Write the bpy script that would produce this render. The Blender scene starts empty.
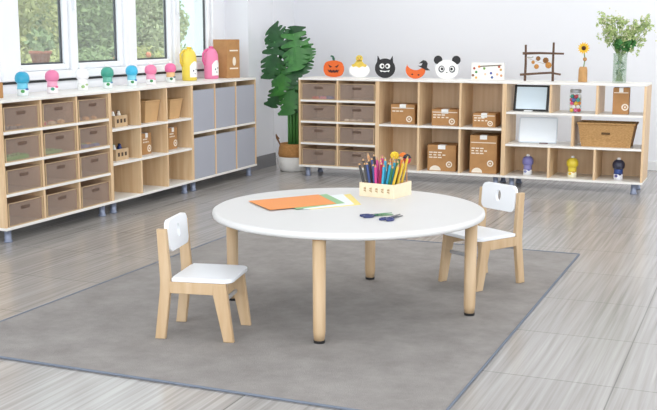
import bpy, bmesh, math, random
from mathutils import Vector, Matrix
R = random.Random(7)
PI = math.pi
sc = bpy.context.scene
COL = sc.collection

# ------------------------------------------------------------------ materials
def lin(h):
    h = h.lstrip('#'); o = []
    for i in (0, 2, 4):
        c = int(h[i:i+2], 16)/255
        o.append(c/12.92 if c <= .04045 else ((c+.055)/1.055)**2.4)
    return (*o, 1)

MATS = {}
def mat(name, col, rough=.5, spec=.5, metal=0., noise=0., nscale=(8, 8, 8), col2=None, bump=0., coat=0., emit=None):
    if name in MATS: return MATS[name]
    m = bpy.data.materials.new(name); m.use_nodes = True
    nt = m.node_tree; b = nt.nodes['Principled BSDF']
    b.inputs['Roughness'].default_value = rough
    b.inputs['Metallic'].default_value = metal
    b.inputs['Specular IOR Level'].default_value = spec
    b.inputs['Coat Weight'].default_value = coat
    c1 = lin(col)
    if noise or col2:
        c2 = lin(col2) if col2 else tuple(min(1, v*(1-noise)) for v in c1[:3])+(1,)
        tc = nt.nodes.new('ShaderNodeTexCoord'); mp = nt.nodes.new('ShaderNodeMapping')
        mp.inputs['Scale'].default_value = nscale
        nz = nt.nodes.new('ShaderNodeTexNoise'); nz.inputs['Scale'].default_value = 1; nz.inputs['Detail'].default_value = 4
        cr = nt.nodes.new('ShaderNodeValToRGB')
        cr.color_ramp.elements[0].position = .32; cr.color_ramp.elements[1].position = .68
        cr.color_ramp.elements[0].color = c2; cr.color_ramp.elements[1].color = c1
        nt.links.new(tc.outputs['Object'], mp.inputs[0]); nt.links.new(mp.outputs[0], nz.inputs['Vector'])
        nt.links.new(nz.outputs['Fac'], cr.inputs[0]); nt.links.new(cr.outputs[0], b.inputs['Base Color'])
        if bump:
            bp = nt.nodes.new('ShaderNodeBump'); bp.inputs['Strength'].default_value = bump; bp.inputs['Distance'].default_value = .01
            nt.links.new(nz.outputs['Fac'], bp.inputs['Height']); nt.links.new(bp.outputs[0], b.inputs['Normal'])
    else:
        b.inputs['Base Color'].default_value = c1
    if emit:
        b.inputs['Emission Color'].default_value = lin(col); b.inputs['Emission Strength'].default_value = emit
    MATS[name] = m
    return m

def see_through(name, tint, body, frac, rough=.25):
    m = bpy.data.materials.new(name); m.use_nodes = True
    nt = m.node_tree; b = nt.nodes['Principled BSDF']
    b.inputs['Base Color'].default_value = lin(body); b.inputs['Roughness'].default_value = rough
    t = nt.nodes.new('ShaderNodeBsdfTransparent'); t.inputs[0].default_value = lin(tint)
    mx = nt.nodes.new('ShaderNodeMixShader'); mx.inputs[0].default_value = frac
    nt.links.new(t.outputs[0], mx.inputs[1]); nt.links.new(b.outputs[0], mx.inputs[2])
    nt.links.new(mx.outputs[0], nt.nodes['Material Output'].inputs[0])
    MATS[name] = m
    return m

white = mat('white_laminate', 'F2F1EE', .35)
board_w = mat('white_board', 'EFEDE8', .4)
maple = mat('maple', 'E6C9A2', .45, noise=.16, nscale=(30, 30, 2.2), col2='D6B288')
birch = mat('birch', 'CBB18F', .5, col2='BE9F79', nscale=(28, 28, 3))
backwood = mat('back_veneer', 'DFC3A2', .5, col2='D0B08C', nscale=(26, 26, 1.6))
legm = mat('cabinet_leg_metal', '8E97AE', .35, metal=.3)
wallm = mat('wall_paint', 'F0F2F7', .7)
ceilm = mat('ceiling_paint', 'F4F4F4', .8)
pillm = mat('pillar_paint', 'E4E6EC', .16, spec=.5)
upvc = mat('window_frame_white', 'F0F3F7', .3)
black = mat('rubber_black', '1C1B1D', .5)
kraft = mat('kraft_card', 'B98A58', .7, noise=.1, nscale=(14, 14, 14), col2='AE7F4E')
kraftb = mat('kraft_basket_card', 'CDA676', .7, noise=.08, nscale=(14, 14, 14))
kraftw = mat('kraft_weave', 'C39A66', .75, col2='A87F4C', nscale=(60, 60, 160), bump=.5)
felt = mat('grey_bin_fabric', 'AAADB8', .85, noise=.06, nscale=(120, 120, 120))
prnt = mat('white_print', 'EDE3D3', .6)
lab = mat('white_label', 'F4F4F2', .5)
trayp = see_through('tray_plastic', 'F8F4F0', 'E4CFC2', .19)
trayr = see_through('tray_rim_lit', 'E8D4B8', 'D9BE98', .8)  # rim paler than the tray: light caught on the edges, put into the colour
jarg = see_through('jar_glass', 'FCFDFD', 'FFFFFF', .03, .03)
glassm = see_through('clear_glass', 'F4F8F8', 'FFFFFF', .10, .03)
vaseg = see_through('vase_glass', 'EEF3EE', 'E6ECE8', .10, .03)

def floor_mat():
    m = bpy.data.materials.new('grey_tile'); m.use_nodes = True
    nt = m.node_tree; N = nt.nodes; L = nt.links; b = N['Principled BSDF']
    tc = N.new('ShaderNodeTexCoord')
    mp = N.new('ShaderNodeMapping'); mp.inputs['Scale'].default_value = (55, 1.1, 1)
    n1 = N.new('ShaderNodeTexNoise'); n1.inputs['Scale'].default_value = 1; n1.inputs['Detail'].default_value = 6; n1.inputs['Distortion'].default_value = .3
    L.new(tc.outputs['Object'], mp.inputs[0]); L.new(mp.outputs[0], n1.inputs['Vector'])
    cr = N.new('ShaderNodeValToRGB'); e = cr.color_ramp.elements
    e[0].position = .3; e[0].color = lin('938F8B'); e[1].position = .7; e[1].color = lin('B6B3B0')
    L.new(n1.outputs['Fac'], cr.inputs[0])
    br = N.new('ShaderNodeTexBrick'); br.offset = 0; br.inputs['Scale'].default_value = 1
    br.inputs['Brick Width'].default_value = 1.24; br.inputs['Row Height'].default_value = .62
    br.inputs['Mortar Size'].default_value = .0028; br.inputs['Mortar Smooth'].default_value = .2
    br.inputs['Color1'].default_value = (1, 1, 1, 1); br.inputs['Color2'].default_value = (.94, .94, .94, 1); br.inputs['Mortar'].default_value = (.5, .5, .5, 1)
    m2 = N.new('ShaderNodeMapping'); m2.inputs['Location'].default_value = (.45+1.24*4, -3.85+.62*10, 0)
    L.new(tc.outputs['Object'], m2.inputs[0]); L.new(m2.outputs[0], br.inputs['Vector'])
    mx = N.new('ShaderNodeMix'); mx.data_type = 'RGBA'; mx.blend_type = 'MULTIPLY'; mx.inputs[0].default_value = 1
    L.new(cr.outputs[0], mx.inputs[6]); L.new(br.outputs['Color'], mx.inputs[7]); L.new(mx.outputs[2], b.inputs['Base Color'])
    b.inputs['Roughness'].default_value = .21; b.inputs['Specular IOR Level'].default_value = .6
    return m
def rug_mat():
    m = bpy.data.materials.new('grey_carpet'); m.use_nodes = True
    nt = m.node_tree; N = nt.nodes; L = nt.links; b = N['Principled BSDF']
    tc = N.new('ShaderNodeTexCoord'); n1 = N.new('ShaderNodeTexNoise'); n1.inputs['Scale'].default_value = 5; n1.inputs['Detail'].default_value = 8; n1.inputs['Roughness'].default_value = .7
    n2 = N.new('ShaderNodeTexNoise'); n2.inputs['Scale'].default_value = 260; n2.inputs['Detail'].default_value = 2
    L.new(tc.outputs['Object'], n1.inputs['Vector']); L.new(tc.outputs['Object'], n2.inputs['Vector'])
    cr = N.new('ShaderNodeValToRGB'); e = cr.color_ramp.elements
    e[0].position = .3; e[0].color = lin('8B8784'); e[1].position = .7; e[1].color = lin('A39F9C')
    L.new(n1.outputs['Fac'], cr.inputs[0]); L.new(cr.outputs[0], b.inputs['Base Color'])
    bp = N.new('ShaderNodeBump'); bp.inputs['Strength'].default_value = .6; bp.inputs['Distance'].default_value = .006
    L.new(n2.outputs['Fac'], bp.inputs['Height']); L.new(bp.outputs[0], b.inputs['Normal'])
    b.inputs['Roughness'].default_value = .95; b.inputs['Specular IOR Level'].default_value = .1
    return m

# ------------------------------------------------------------------ helpers
def tag(o, label=None, cat=None, group=None, kind=None):
    if label: o['label'] = label
    if cat: o['category'] = cat
    if group: o['group'] = group
    if kind: o['kind'] = kind
    return o
def thing(name, label, cat, loc=(0, 0, 0), rz=0, group=None):
    o = bpy.data.objects.new(name, None); COL.objects.link(o)
    o.empty_display_size = .05
    o.location = loc; o.rotation_euler = (0, 0, rz)
    return tag(o, label, cat, group)
def obj(name, bm, m, parent=None, smooth=False, label=None):
    me = bpy.data.meshes.new(name)
    bmesh.ops.recalc_face_normals(bm, faces=bm.faces)
    bm.to_mesh(me); bm.free()
    if smooth:
        for p in me.polygons: p.use_smooth = True
    for x in (m if isinstance(m, (list, tuple)) else [m]): me.materials.append(x)
    o = bpy.data.objects.new(name, me); COL.objects.link(o)
    if parent: o.parent = parent
    if label: o['label'] = label
    return o
def kids(o): return [c for c in bpy.data.objects if c.parent == o]
def dup(root, loc, rz=None, label=None, group=None, mats=None):
    r = root.copy(); COL.objects.link(r); r.location = loc
    if rz is not None: r.rotation_euler = (0, 0, rz)
    if label: r['label'] = label
    if group: r['group'] = group
    for ch in kids(root):
        c = ch.copy(); COL.objects.link(c); c.parent = r
        for g in kids(ch):
            d = g.copy(); COL.objects.link(d); d.parent = c
    return r
def new(): return bmesh.new()
def box(bm, x0, x1, y0, y1, z0, z1, bev=0, seg=1, M=None):
    t = bmesh.new()
    bmesh.ops.create_cube(t, size=1)
    for v in t.verts:
        v.co = Vector(((x0+x1)/2+v.co.x*(x1-x0), (y0+y1)/2+v.co.y*(y1-y0), (z0+z1)/2+v.co.z*(z1-z0)))
    if bev: bmesh.ops.bevel(t, geom=list(t.edges), offset=bev, segments=seg, affect='EDGES', profile=.5)
    merge(bm, t, M)
    return bm
def merge(bm, t, M=None):
    if M is not None: bmesh.ops.transform(t, matrix=M, verts=t.verts)
    me = bpy.data.meshes.new('tmp'); t.to_mesh(me); t.free(); bm.from_mesh(me); bpy.data.meshes.remove(me)
def prism(bm, pts, h0, h1, axis='z', bev=0, M=None, seg=1):
    """extrude a 2-D outline; axis 'z': (x,y) outline, 'y': (x,z) outline extruded along y"""
    t = bmesh.new(); n = len(pts)
    f = (lambda p, h: (p[0], p[1], h)) if axis == 'z' else ((lambda p, h: (p[0], h, p[1])) if axis == 'y' else (lambda p, h: (h, p[0], p[1])))
    a = [t.verts.new(f(p, h0)) for p in pts]; b = [t.verts.new(f(p, h1)) for p in pts]
    t.faces.new(a); t.faces.new(b[::-1])
    sides = []
    for i in range(n): t.faces.new((a[i], a[(i+1) % n], b[(i+1) % n], b[i]))
    bmesh.ops.recalc_face_normals(t, faces=t.faces)
    if bev:
        es = [e for e in t.edges if (e.verts[0] in a and e.verts[1] in a) or (e.verts[0] in b and e.verts[1] in b)]
        bmesh.ops.bevel(t, geom=es, offset=bev, segments=seg, affect='EDGES', profile=.5)
    merge(bm, t, M); return bm
def lathe(bm, prof, n=20, M=None, cap=True, sx=1, sy=1):
    t = bmesh.new(); rings = []
    for r, z in prof:
        rings.append([t.verts.new((r*sx*math.cos(2*PI*k/n), r*sy*math.sin(2*PI*k/n), z)) for k in range(n)])
    for a, b in zip(rings, rings[1:]):
        for k in range(n): t.faces.new((a[k], a[(k+1) % n], b[(k+1) % n], b[k]))
    if cap:
        t.faces.new(rings[0][::-1]); t.faces.new(rings[-1])
    merge(bm, t, M); return bm
def tube(bm, pts, r, n=8, r1=None, M=None):
    t = bmesh.new(); pts = [Vector(p) for p in pts]; rings = []; m = len(pts)
    for i, p in enumerate(pts):
        d = (pts[min(i+1, m-1)]-pts[max(i-1, 0)]).normalized()
        u = d.orthogonal().normalized() if i == 0 else (u-d*u.dot(d)).normalized()
        w = d.cross(u); rr = r if r1 is None else r+(r1-r)*i/(m-1)
        rings.append([t.verts.new(p+(u*math.cos(2*PI*k/n)+w*math.sin(2*PI*k/n))*rr) for k in range(n)])
    for a, b in zip(rings, rings[1:]):
        for k in range(n): t.faces.new((a[k], a[(k+1) % n], b[(k+1) % n], b[k]))
    t.faces.new(rings[0][::-1]); t.faces.new(rings[-1])
    merge(bm, t, M); return bm
def ball(bm, c, r, sx=1, sy=1, sz=1, n=12):
    t = bmesh.new(); bmesh.ops.create_uvsphere(t, u_segments=n, v_segments=max(6, n//2+2), radius=r)
    merge(bm, t, Matrix.Translation(c) @ Matrix.Diagonal((sx, sy, sz, 1))); return bm
def ell(cx, cz, rx, rz, n=28, a0=0, a1=2*PI, full=True):
    return [(cx+rx*math.cos(a0+(a1-a0)*k/(n if full else n-1)), cz+rz*math.sin(a0+(a1-a0)*k/(n if full else n-1))) for k in range(n)]
def rrect(x0, x1, z0, z1, r, n=5):
    o = []
    for cx, cz, a in ((x1-r, z1-r, 0), (x0+r, z1-r, PI/2), (x0+r, z0+r, PI), (x1-r, z0+r, 1.5*PI)):
        o += [(cx+r*math.cos(a+PI/2*k/n), cz+r*math.sin(a+PI/2*k/n)) for k in range(n+1)]
    return o
def struct(name, bm, m, parent=None):
    o = obj(name, bm, m, parent)
    if not parent: o['kind'] = 'structure'
    return o

# ------------------------------------------------------------------ camera (eye 1.32 m above the floor)
F = 1035.55
cam = bpy.data.cameras.new('camera'); co = bpy.data.objects.new('camera', cam); COL.objects.link(co)
cam.sensor_width = 36; cam.lens = F*36/657; cam.clip_start = .05
co.location = (0, 0, 1.3201); co.rotation_euler = (PI/2-.1664, 0, .3965)
sc.camera = co

# ------------------------------------------------------------------ the setting
WX, WY, WD = -4.72, 10.3, 2.9                     # left wall face, back wall face, ceiling height
struct('floor', box(new(), -4.92, 3.2, -.8, WY+.2, -.1, 0), floor_mat())
w = new()
Y0, Y1, ZB, ZT = 5.60, 8.53, .965, 2.25           # opening that holds the windows
box(w, WX-.2, WX, -.8, Y0, 0, WD); box(w, WX-.2, WX, Y1, WY+.2, 0, WD)
box(w, WX-.2, WX, Y0, Y1, 0, ZB); box(w, WX-.2, WX, Y0, Y1, ZT, WD)
struct('wall_left', w, wallm)
struct('wall_back', box(new(), WX, 3.2, WY, WY+.2, 0, WD), wallm)
struct('wall_right', box(new(), 3.0, 3.2, -.8, WY, 0, WD), wallm)
struct('wall_corner', box(new(), WX, -4.47, 8.74, 9.27, 0, WD), pillm)
bc = box(new(), -4.47, -4.458, 8.73, 9.28, 0, .125)
box(bc, WX, -4.458, 8.728, 8.74, 0, .125); box(bc, WX, -4.458, 9.27, 9.282, 0, .125)
struct('baseboard_corner', bc, mat('grey_skirting', '77777A', .35))
struct('baseboard_back', box(new(), WX, 3.0, WY-.014, WY, 0, .09, .003), mat('white_skirting', 'E9EAEC', .4))
struct('ceiling', box(new(), -4.92, 3.2, -.8, WY+.2, WD, WD+.1), ceilm)

# four casements side by side
cas = [(5.60, 6.385, 5.825, 6.325), (6.385, 7.13, 6.48, 7.025), (7.13, 7.845, 7.27, 7.775), (7.845, 8.53, 7.955, 8.45)]
for i, (a, b, p, q) in enumerate(cas):
    fx0, fx1 = WX-.09, WX+.012
    fr = new()
    za, zb_, pz0, pz1 = ZB+.014, ZT, 1.086, 2.13
    box(fr, fx0, fx1, a, p-.045, za, zb_, .006); box(fr, fx0, fx1, q+.045, b, za, zb_, .006)
    box(fr, fx0, fx1, p-.045, q+.045, za, pz0-.045, .006); box(fr, fx0, fx1, p-.045, q+.045, pz1+.045, zb_, .006)
    wd = struct('window_%d' % (i+1), fr, upvc)
    sash = new(); sx0, sx1 = WX-.075, WX-.012
    box(sash, sx0, sx1, p-.044, p, pz0-.044, pz1+.044, .008); box(sash, sx0, sx1, q, q+.044, pz0-.044, pz1+.044, .008)
    box(sash, sx0, sx1, p, q, pz0-.044, pz0, .008); box(sash, sx0, sx1, p, q, pz1, pz1+.044, .008)
    obj('sash', sash, upvc, wd)
    g = new()
    for (u0, u1, v0, v1) in ((p, p+.008, pz0, pz1), (q-.014, q, pz0, pz1), (p, q, pz0, pz0+.012), (p, q, pz1-.008, pz1)):
        box(g, WX-.06, WX-.045, u0, u1, v0, v1)
    obj('gasket', g, mat('gasket_grey', '4C5054', .6), wd)
    obj('pane', box(new(), WX-.056, WX-.052, p+.004, q-.004, pz0+.004, pz1-.004), glassm, wd)
    obj('sill_seal', box(new(), WX-.05, WX+.012, a, b, ZB-.002, ZB+.013), black, wd)
    if i in (0, 2):
        h = box(new(), WX+.012, WX+.02, q+.06, q+.085, 1.50, 1.60, .003); box(h, WX+.02, WX+.04, q+.065, q+.08, 1.47, 1.58, .004)
        obj('handle', h, upvc, wd)

# ------------------------------------------------------------------ garden behind the window
struct('ground', box(new(), -22, -4.92, 2, 34, -.2, -.1), mat('lawn', '7C8A5A', .95, col2='6A7A4C', nscale=(3, 3, 3)))
def leafcloud(bm, c, rad, n, s, rnd, sz=1.0):
    for _ in range(n):
        d = Vector((rnd.gauss(0, 1), rnd.gauss(0, 1), rnd.gauss(0, 1))).normalized()
        r = rnd.uniform(.45, 1)**.5
        p = Vector(c)+Vector((d.x*rad*r, d.y*rad*r, d.z*rad*sz*r))
        a = Vector((rnd.gauss(0, 1), rnd.gauss(0, 1), rnd.gauss(0, 1))).normalized(); b = a.orthogonal().normalized()
        k = s*rnd.uniform(.6, 1.3)
        vs = [bm.verts.new(p+a*k), bm.verts.new(p+b*k*.45), bm.verts.new(p-a*k), bm.verts.new(p-b*k*.45)]
        f = bm.faces.new(vs)
leafA = mat('leaf_olive', 'BDBF7E', .8, col2='8F9862', nscale=(2, 2, 2))
leafB = mat('leaf_green', '97AA78', .8, col2='73895C', nscale=(2, 2, 2))
leafC = mat('leaf_pale', 'BBC29A', .8, col2='93A178', nscale=(2, 2, 2))
bark = mat('bark', '6F6252', .9, noise=.3, nscale=(10, 10, 3))
trees = [((-8.5, 10.1), .78, leafA, 'olive green bushy tree in the garden behind the first window pane from the left'),
         ((-8.5, 11.75), .78, leafB, 'bluish green tree in the garden between the first and second window panes'),
         ((-8.4, 13.2), .62, leafC, 'pale yellowish tree in the garden behind the third window pane'),
         ((-10.6, 11.6), .9, leafC, 'pale leafed tree at the left back of the garden'),
         ((-10.6, 13.6), .9, leafA, 'tall olive tree at the back of the garden behind the bluish green tree'),
         ((-10.6, 15.5), .85, leafB, 'mid green tree at the right back of the garden beside the outbuilding')]
for (x, y), r, lm, lb in trees:
    t = thing('garden_tree', lb, 'tree', (x, y, -.1), group='trees in the garden')
    tube(tb := new(), [(0, 0, 0), (.05, 0, .6), (0, .05, 1.4)], .09, 8, .05)
    obj('trunk', tb, bark, t)
    cb = new()
    for k in range(7):
        a = 2.4*k
        leafcloud(cb, (r*.40*math.cos(a), r*.40*math.sin(a), 1.55+(k-3)*.2), r*.62, 1300, .042, R)
    obj('crown', cb, lm, t)
for (x, y, s, lm, lb) in [(-6.9, 7.5, .36, leafB, 'low shrub to the left of the terracotta pot outside the first window'),
                          (-7.1, 9.25, .36, leafA, 'low olive shrub outside below the first mullion'),
                          (-7.1, 10.15, .36, leafB, 'low green shrub outside the left part of the second window'),
                          (-7.1, 11.05, .36, leafA, 'low shrub with orange flowers outside the second window'),
                          (-7.1, 11.95, .36, leafC, 'low pale shrub outside the third window')]:
    t = thing('garden_shrub', lb, 'shrub', (x, y, -.1), group='shrubs outside the windows')
    cb = new()
    for k in range(4): leafcloud(cb, (R.uniform(-.05, .05), R.uniform(-.05, .05), .55+.13*k), s, 700, .032, R, .9)
    obj('foliage', cb, lm, t); obj('stem', tube(new(), [(0, 0, 0), (0, 0, .8)], .03, 6, .015), bark, t)
    if 'orange' in lb or 'pale' in lb:
        fb = new()
        for k in range(14):
            a = R.uniform(0, 2*PI); ball(fb, (s*.95*math.cos(a), s*.95*math.sin(a), R.uniform(.7, 1.15)), .035, n=6)
        obj('blossom', fb, mat('garden_blossom', 'D98560', .7), t)
t = thing('terracotta_pot', 'round terracotta flower pot outside on a post behind the first window', 'pot', (-6.55, 8.35, -.1))
obj('post', box(new(), -.06, .06, -.06, .06, 0, 1.05), mat('post_grey', '8A8A86', .8), t)
obj('bowl', lathe(new(), [(.06, 1.05), (.10, 1.20), (.11, 1.20), (.11, 1.23), (.09, 1.23), (.08, 1.2)], 16), mat('terracotta', 'B0674C', .8), t, True)
lc = new(); leafcloud(lc, (0, 0, 1.32), .13, 160, .04, R); obj('foliage', lc, leafB, t)
t = thing('outbuilding', 'pale cyan outbuilding across the garden behind the rightmost window pane', 'building', (-12.6, 20.2, -.1))
obj('wall', box(new(), -1.5, 1.5, -1.8, 3, 0, 3.6), mat('cyan_render', 'CDEBF2', .8), t)
obj('roof', prism(new(), [(-1.8, 3.6), (1.8, 3.6), (0, 4.4)], -2, 3.2, 'y'), mat('roof_grey', '8A8E92', .8), t)

# ------------------------------------------------------------------ shelf units
TT = .018; DEP = .39; H = .9; ZBOT = .085
XL, YB, A0, W1 = -4.312, 8.668, 5.087, 1.1605
def unit(label, cat, loc, rz, W, rows, open_back=(), name='shelf_unit'):
    """rows: list from the bottom: (z of shelf centre above the row or None, [divider x positions])"""
    t = thing(name, label, cat, loc, rz, 'low shelf units along the walls')
    obj('top_board', box(new(), 0, W, -.004, DEP, H-TT, H, .0015), board_w, t)
    obj('bottom_board', box(new(), 0, W, -.004, DEP, ZBOT, ZBOT+TT, .0015), board_w, t)
    for x in (0, W-TT): obj('side_panel', box(new(), x, x+TT, 0, DEP, ZBOT+TT, H-TT), maple, t)
    z0 = ZBOT+TT
    for k, (zc, dv) in enumerate(rows):
        z1 = zc-TT/2 if zc else H-TT
        xs = [TT]
        for d in dv:
            obj('divider', box(new(), d-TT/2, d+TT/2, .001, DEP, z0, z1), maple, t); xs += [d-TT/2, d+TT/2]
        xs.append(W-TT)
        if zc: obj('shelf', box(new(), TT, W-TT, -.001, DEP, zc-TT/2, zc+TT/2, .001), board_w, t)
        if k not in open_back:
            obj('back_panel', box(new(), TT, W-TT, DEP-.008, DEP, z0, z1), backwood, t)
        z0 = z1+TT
    for x in (.07, W-.07):
        for y in (.05, DEP-.05):
            lg = lathe(new(), [(.027, 0), (.027, .012), (.022, .014), (.022, .078), (.03, .079), (.03, ZBOT)], 14)
            bmesh.ops.translate(lg, vec=(x, y, 0), verts=lg.verts)
            obj('leg', lg, legm, t, True)
    return t
def thirds(W): s = (W-TT)/3; return [TT/2+s, TT/2+2*s]
RZ4 = [.303, .501, .694]
th = thirds(W1)
unit('maple tray cabinet with twelve see-through trays below the left window', 'cabinet', (XL, A0, 0), PI/2, W1, [(z, th) for z in RZ4]+[(None, th)], name='tray_cabinet')
unit('maple bookcase of nine open cubbies under the window in the middle of the left row', 'shelf', (XL, A0+W1, 0), PI/2, W1, [(.364, th), (.612, th), (None, th)])
unit('maple cabinet with six grey bins at the corner end of the window row', 'cabinet', (XL, A0+2*W1, 0), PI/2, W1, [(.487, th), (None, th)], name='bin_cabinet')
D0, D1, E1, F1 = -3.925, -3.160, -2.018, -.866
WDD = D1-D0
hd = [WDD/2]
unit('narrow maple tray cabinet with eight trays beside the potted plant', 'cabinet', (D0, YB, 0), 0, WDD, [(z, hd) for z in RZ4]+[(None, hd)], name='tray_cabinet')
WE = E1-D1; te = thirds(WE)
unit('maple shelf of six cubbies holding cardboard boxes at the back wall', 'shelf', (D1, YB, 0), 0, WE, [(.494, te), (None, te)])
WF = F1-E1; tf = thirds(WF)
unit('maple shelf with open back at the right end holding the wicker basket', 'shelf', (E1, YB, 0), 0, WF, [(.366, tf), (.638, [WF/2]), (None, tf)], open_back=(1, 2))
def Lp(x, y, z): return (XL-y, A0+x, z)          # left row: x along the row, y into the shelf
def Bp(x, y, z): return (x, YB+y, z)

# ---- trays
def make_tray(w, h, d):
    t = thing('storage_tray', 'tray', 'tray')
    b = new(); k = .004; g = .007
    box(b, -w/2, w/2, .002, d, 0, k); box(b, -w/2, w/2, .002, .002+k, k, h)
    box(b, -w/2, w/2, d-k, d, k, h); box(b, -w/2, -w/2+k, .002+k, d-k, k, h); box(b, w/2-k, w/2, .002+k, d-k, k, h)
    obj('bin', b, trayp, t)
    r = new()
    box(r, -w/2, -w/2+g, -.004, .002, 0, h); box(r, w/2-g, w/2, -.004, .002, 0, h)
    box(r, -w/2+g, w/2-g, -.004, .002, 0, g); box(r, -w/2+g, w/2-g, -.004, .002, h-.004, h)
    obj('front_rim', r, trayr, t)
    hb = box(new(), -.042, .042, -.003, .002, h*.66, h*.80, .0025)
    obj('handle_grip', hb, see_through('grip_plastic', 'D0C0B6', '8C7668', .45) if 'grip_plastic' not in MATS else MATS['grip_plastic'], t)
    return t
ta = make_tray(.338, .15, .34)
rown = ['top', 'second', 'third', 'bottom']; coln = ['left', 'middle', 'right']
zf = [ZBOT+TT]+[z+TT/2 for z in RZ4]
s = (W1-TT)/3
first = True
for r in range(4):
    for c in range(3):
        p = Lp(TT/2+s*(c+.5), .006, zf[3-r]+.0004)
        lb = 'see-through brown tray in the %s row, %s column of the window cabinet' % (rown[r], coln[c])
        if first: ta.location = p; ta.rotation_euler = (0, 0, PI/2); ta['label'] = lb; ta['group'] = 'trays in the cabinet under the window'; first = False
        else: dup(ta, p, PI/2, lb, 'trays in the cabinet under the window')
sd = (WDD-TT)/2
for r in range(4):
    for c in range(2):
        dup(ta, Bp(D0+TT/2+sd*(c+.5), .006, zf[3-r]+.0004), 0, 'see-through brown tray in the %s row, %s column of the cabinet beside the plant' % (rown[r], ['left', 'right'][c]), 'trays in the cabinet beside the plant')
# ---- toys showing through the trays
def toys(pfn, cols, label, group, n, xr, zflo, big=.02):
    for k in range(n):
        s = big*R.uniform(.7, 1.1); b = new()
        box(b, -s*1.4, s*1.4, -s*.8, s*.8, 0, s, .002)
        for q in (-.7, .7): lathe(b, [(s*.4, s), (s*.4, s*1.25)], 8, Matrix.Translation((q*s, 0, 0)))
        o = obj('toy_block', b, mat('toy_'+cols[k % len(cols)], cols[k % len(cols)], .4))
        o.location = pfn(xr[0]+(xr[1]-xr[0])*(k+.5)/n, .048+.046*(k % 2), zflo+.0055)
        o.rotation_euler = (0, 0, R.uniform(-.3, .3)+(PI/2 if pfn is Lp else 0))
        tag(o, label, 'toy block', group)
def lx(c): return TT/2+s*c+.04, TT/2+s*(c+1)-.04
a, b = lx(0); toys(Lp, ['4C5664', 'C08A48'], 'grey or tan toy block in the top left tray under the window', 'blocks in the top left window tray', 6, (a+.02, b-.06), zf[3])
a, b = lx(1); toys(Lp, ['D43A6A', 'E9C38A', 'E8D9C0'], 'pink or cream toy block in the top middle tray under the window', 'blocks in the top middle window tray', 6, (a, b), zf[3])
a, b = lx(2); toys(Lp, ['E0B070'], 'tan toy block in the top right tray under the window', 'blocks in the top right window tray', 6, (a, b), zf[3], .016)
a, b = lx(0); toys(Lp, ['2EA03A', '46B84C'], 'green toy block in the second row left tray under the window', 'green blocks in the left window tray', 9, (a+.03, b-.08), zf[2], .026)
a, b = lx(1); toys(Lp, ['2EA03A', '46B84C'], 'green toy block in the second row middle tray under the window', 'green blocks in the middle window tray', 7, (a+.02, b-.1), zf[2], .022)
a, b = lx(2); toys(Lp, ['2F4E9C', 'E0A030', '3A6FC0', '7FA04A'], 'blue, green or orange toy block in the second row right tray under the window', 'blocks in the second row right window tray', 8, (a+.02, b-.02), zf[2], .022)
toys(Bp, ['D8402E', '2B4FA8', 'E07AA0', '223A80', '4060B0'], 'red, pink or blue toy block in the top left tray beside the plant', 'blocks in the top left plant-side tray', 6, (D0+.13, D0+WDD/2-.03), zf[3], .026)
toys(Bp, ['F0E6D6'], 'cream toy block in the second row right tray beside the plant', 'cream blocks in the plant-side tray', 4, (D0+WDD/2+.06, D0+WDD/2+.2), zf[2], .018)

# ---- grey bins
gb = thing('storage_bin', '', 'bin'); bw = s-TT-.006
def make_bin(t, w, h, d):
    b = new(); k = .008
    box(b, -w/2, w/2, 0, k, 0, h, .002); hs = h*.55; box(b, -w/2, w/2, d-k, d, 0, hs); box(b, -w/2, -w/2+k, k, d-k, 0, hs); box(b, w/2-k, w/2, k, d-k, 0, hs); box(b, -w/2+k, w/2-k, k, d-k, 0, k)
    obj('bin_body', b, felt, t)
    e = new(); tube(e, [(-w/2+.003, .003, h), (w/2-.003, .003, h)], .0035, 6); obj('edge_binding', e, mat('bin_edge', '9497A0', .8), t)
make_bin(gb, bw, .340, .35)
for r in range(2):
    for c in range(3):
        p = Lp(2*W1+TT/2+s*(c+.5), .004, [.487+TT/2, ZBOT+TT][r]+.0004)
        lb = 'grey fabric bin in the %s row, %s of the corner cabinet' % (['upper', 'lower'][r], coln[c])
        if r == c == 0: gb.location = p; gb.rotation_euler = (0, 0, PI/2); gb['label'] = lb; gb['group'] = 'grey bins in the corner cabinet'
        else: dup(gb, p, PI/2, lb, 'grey bins in the corner cabinet')

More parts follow.
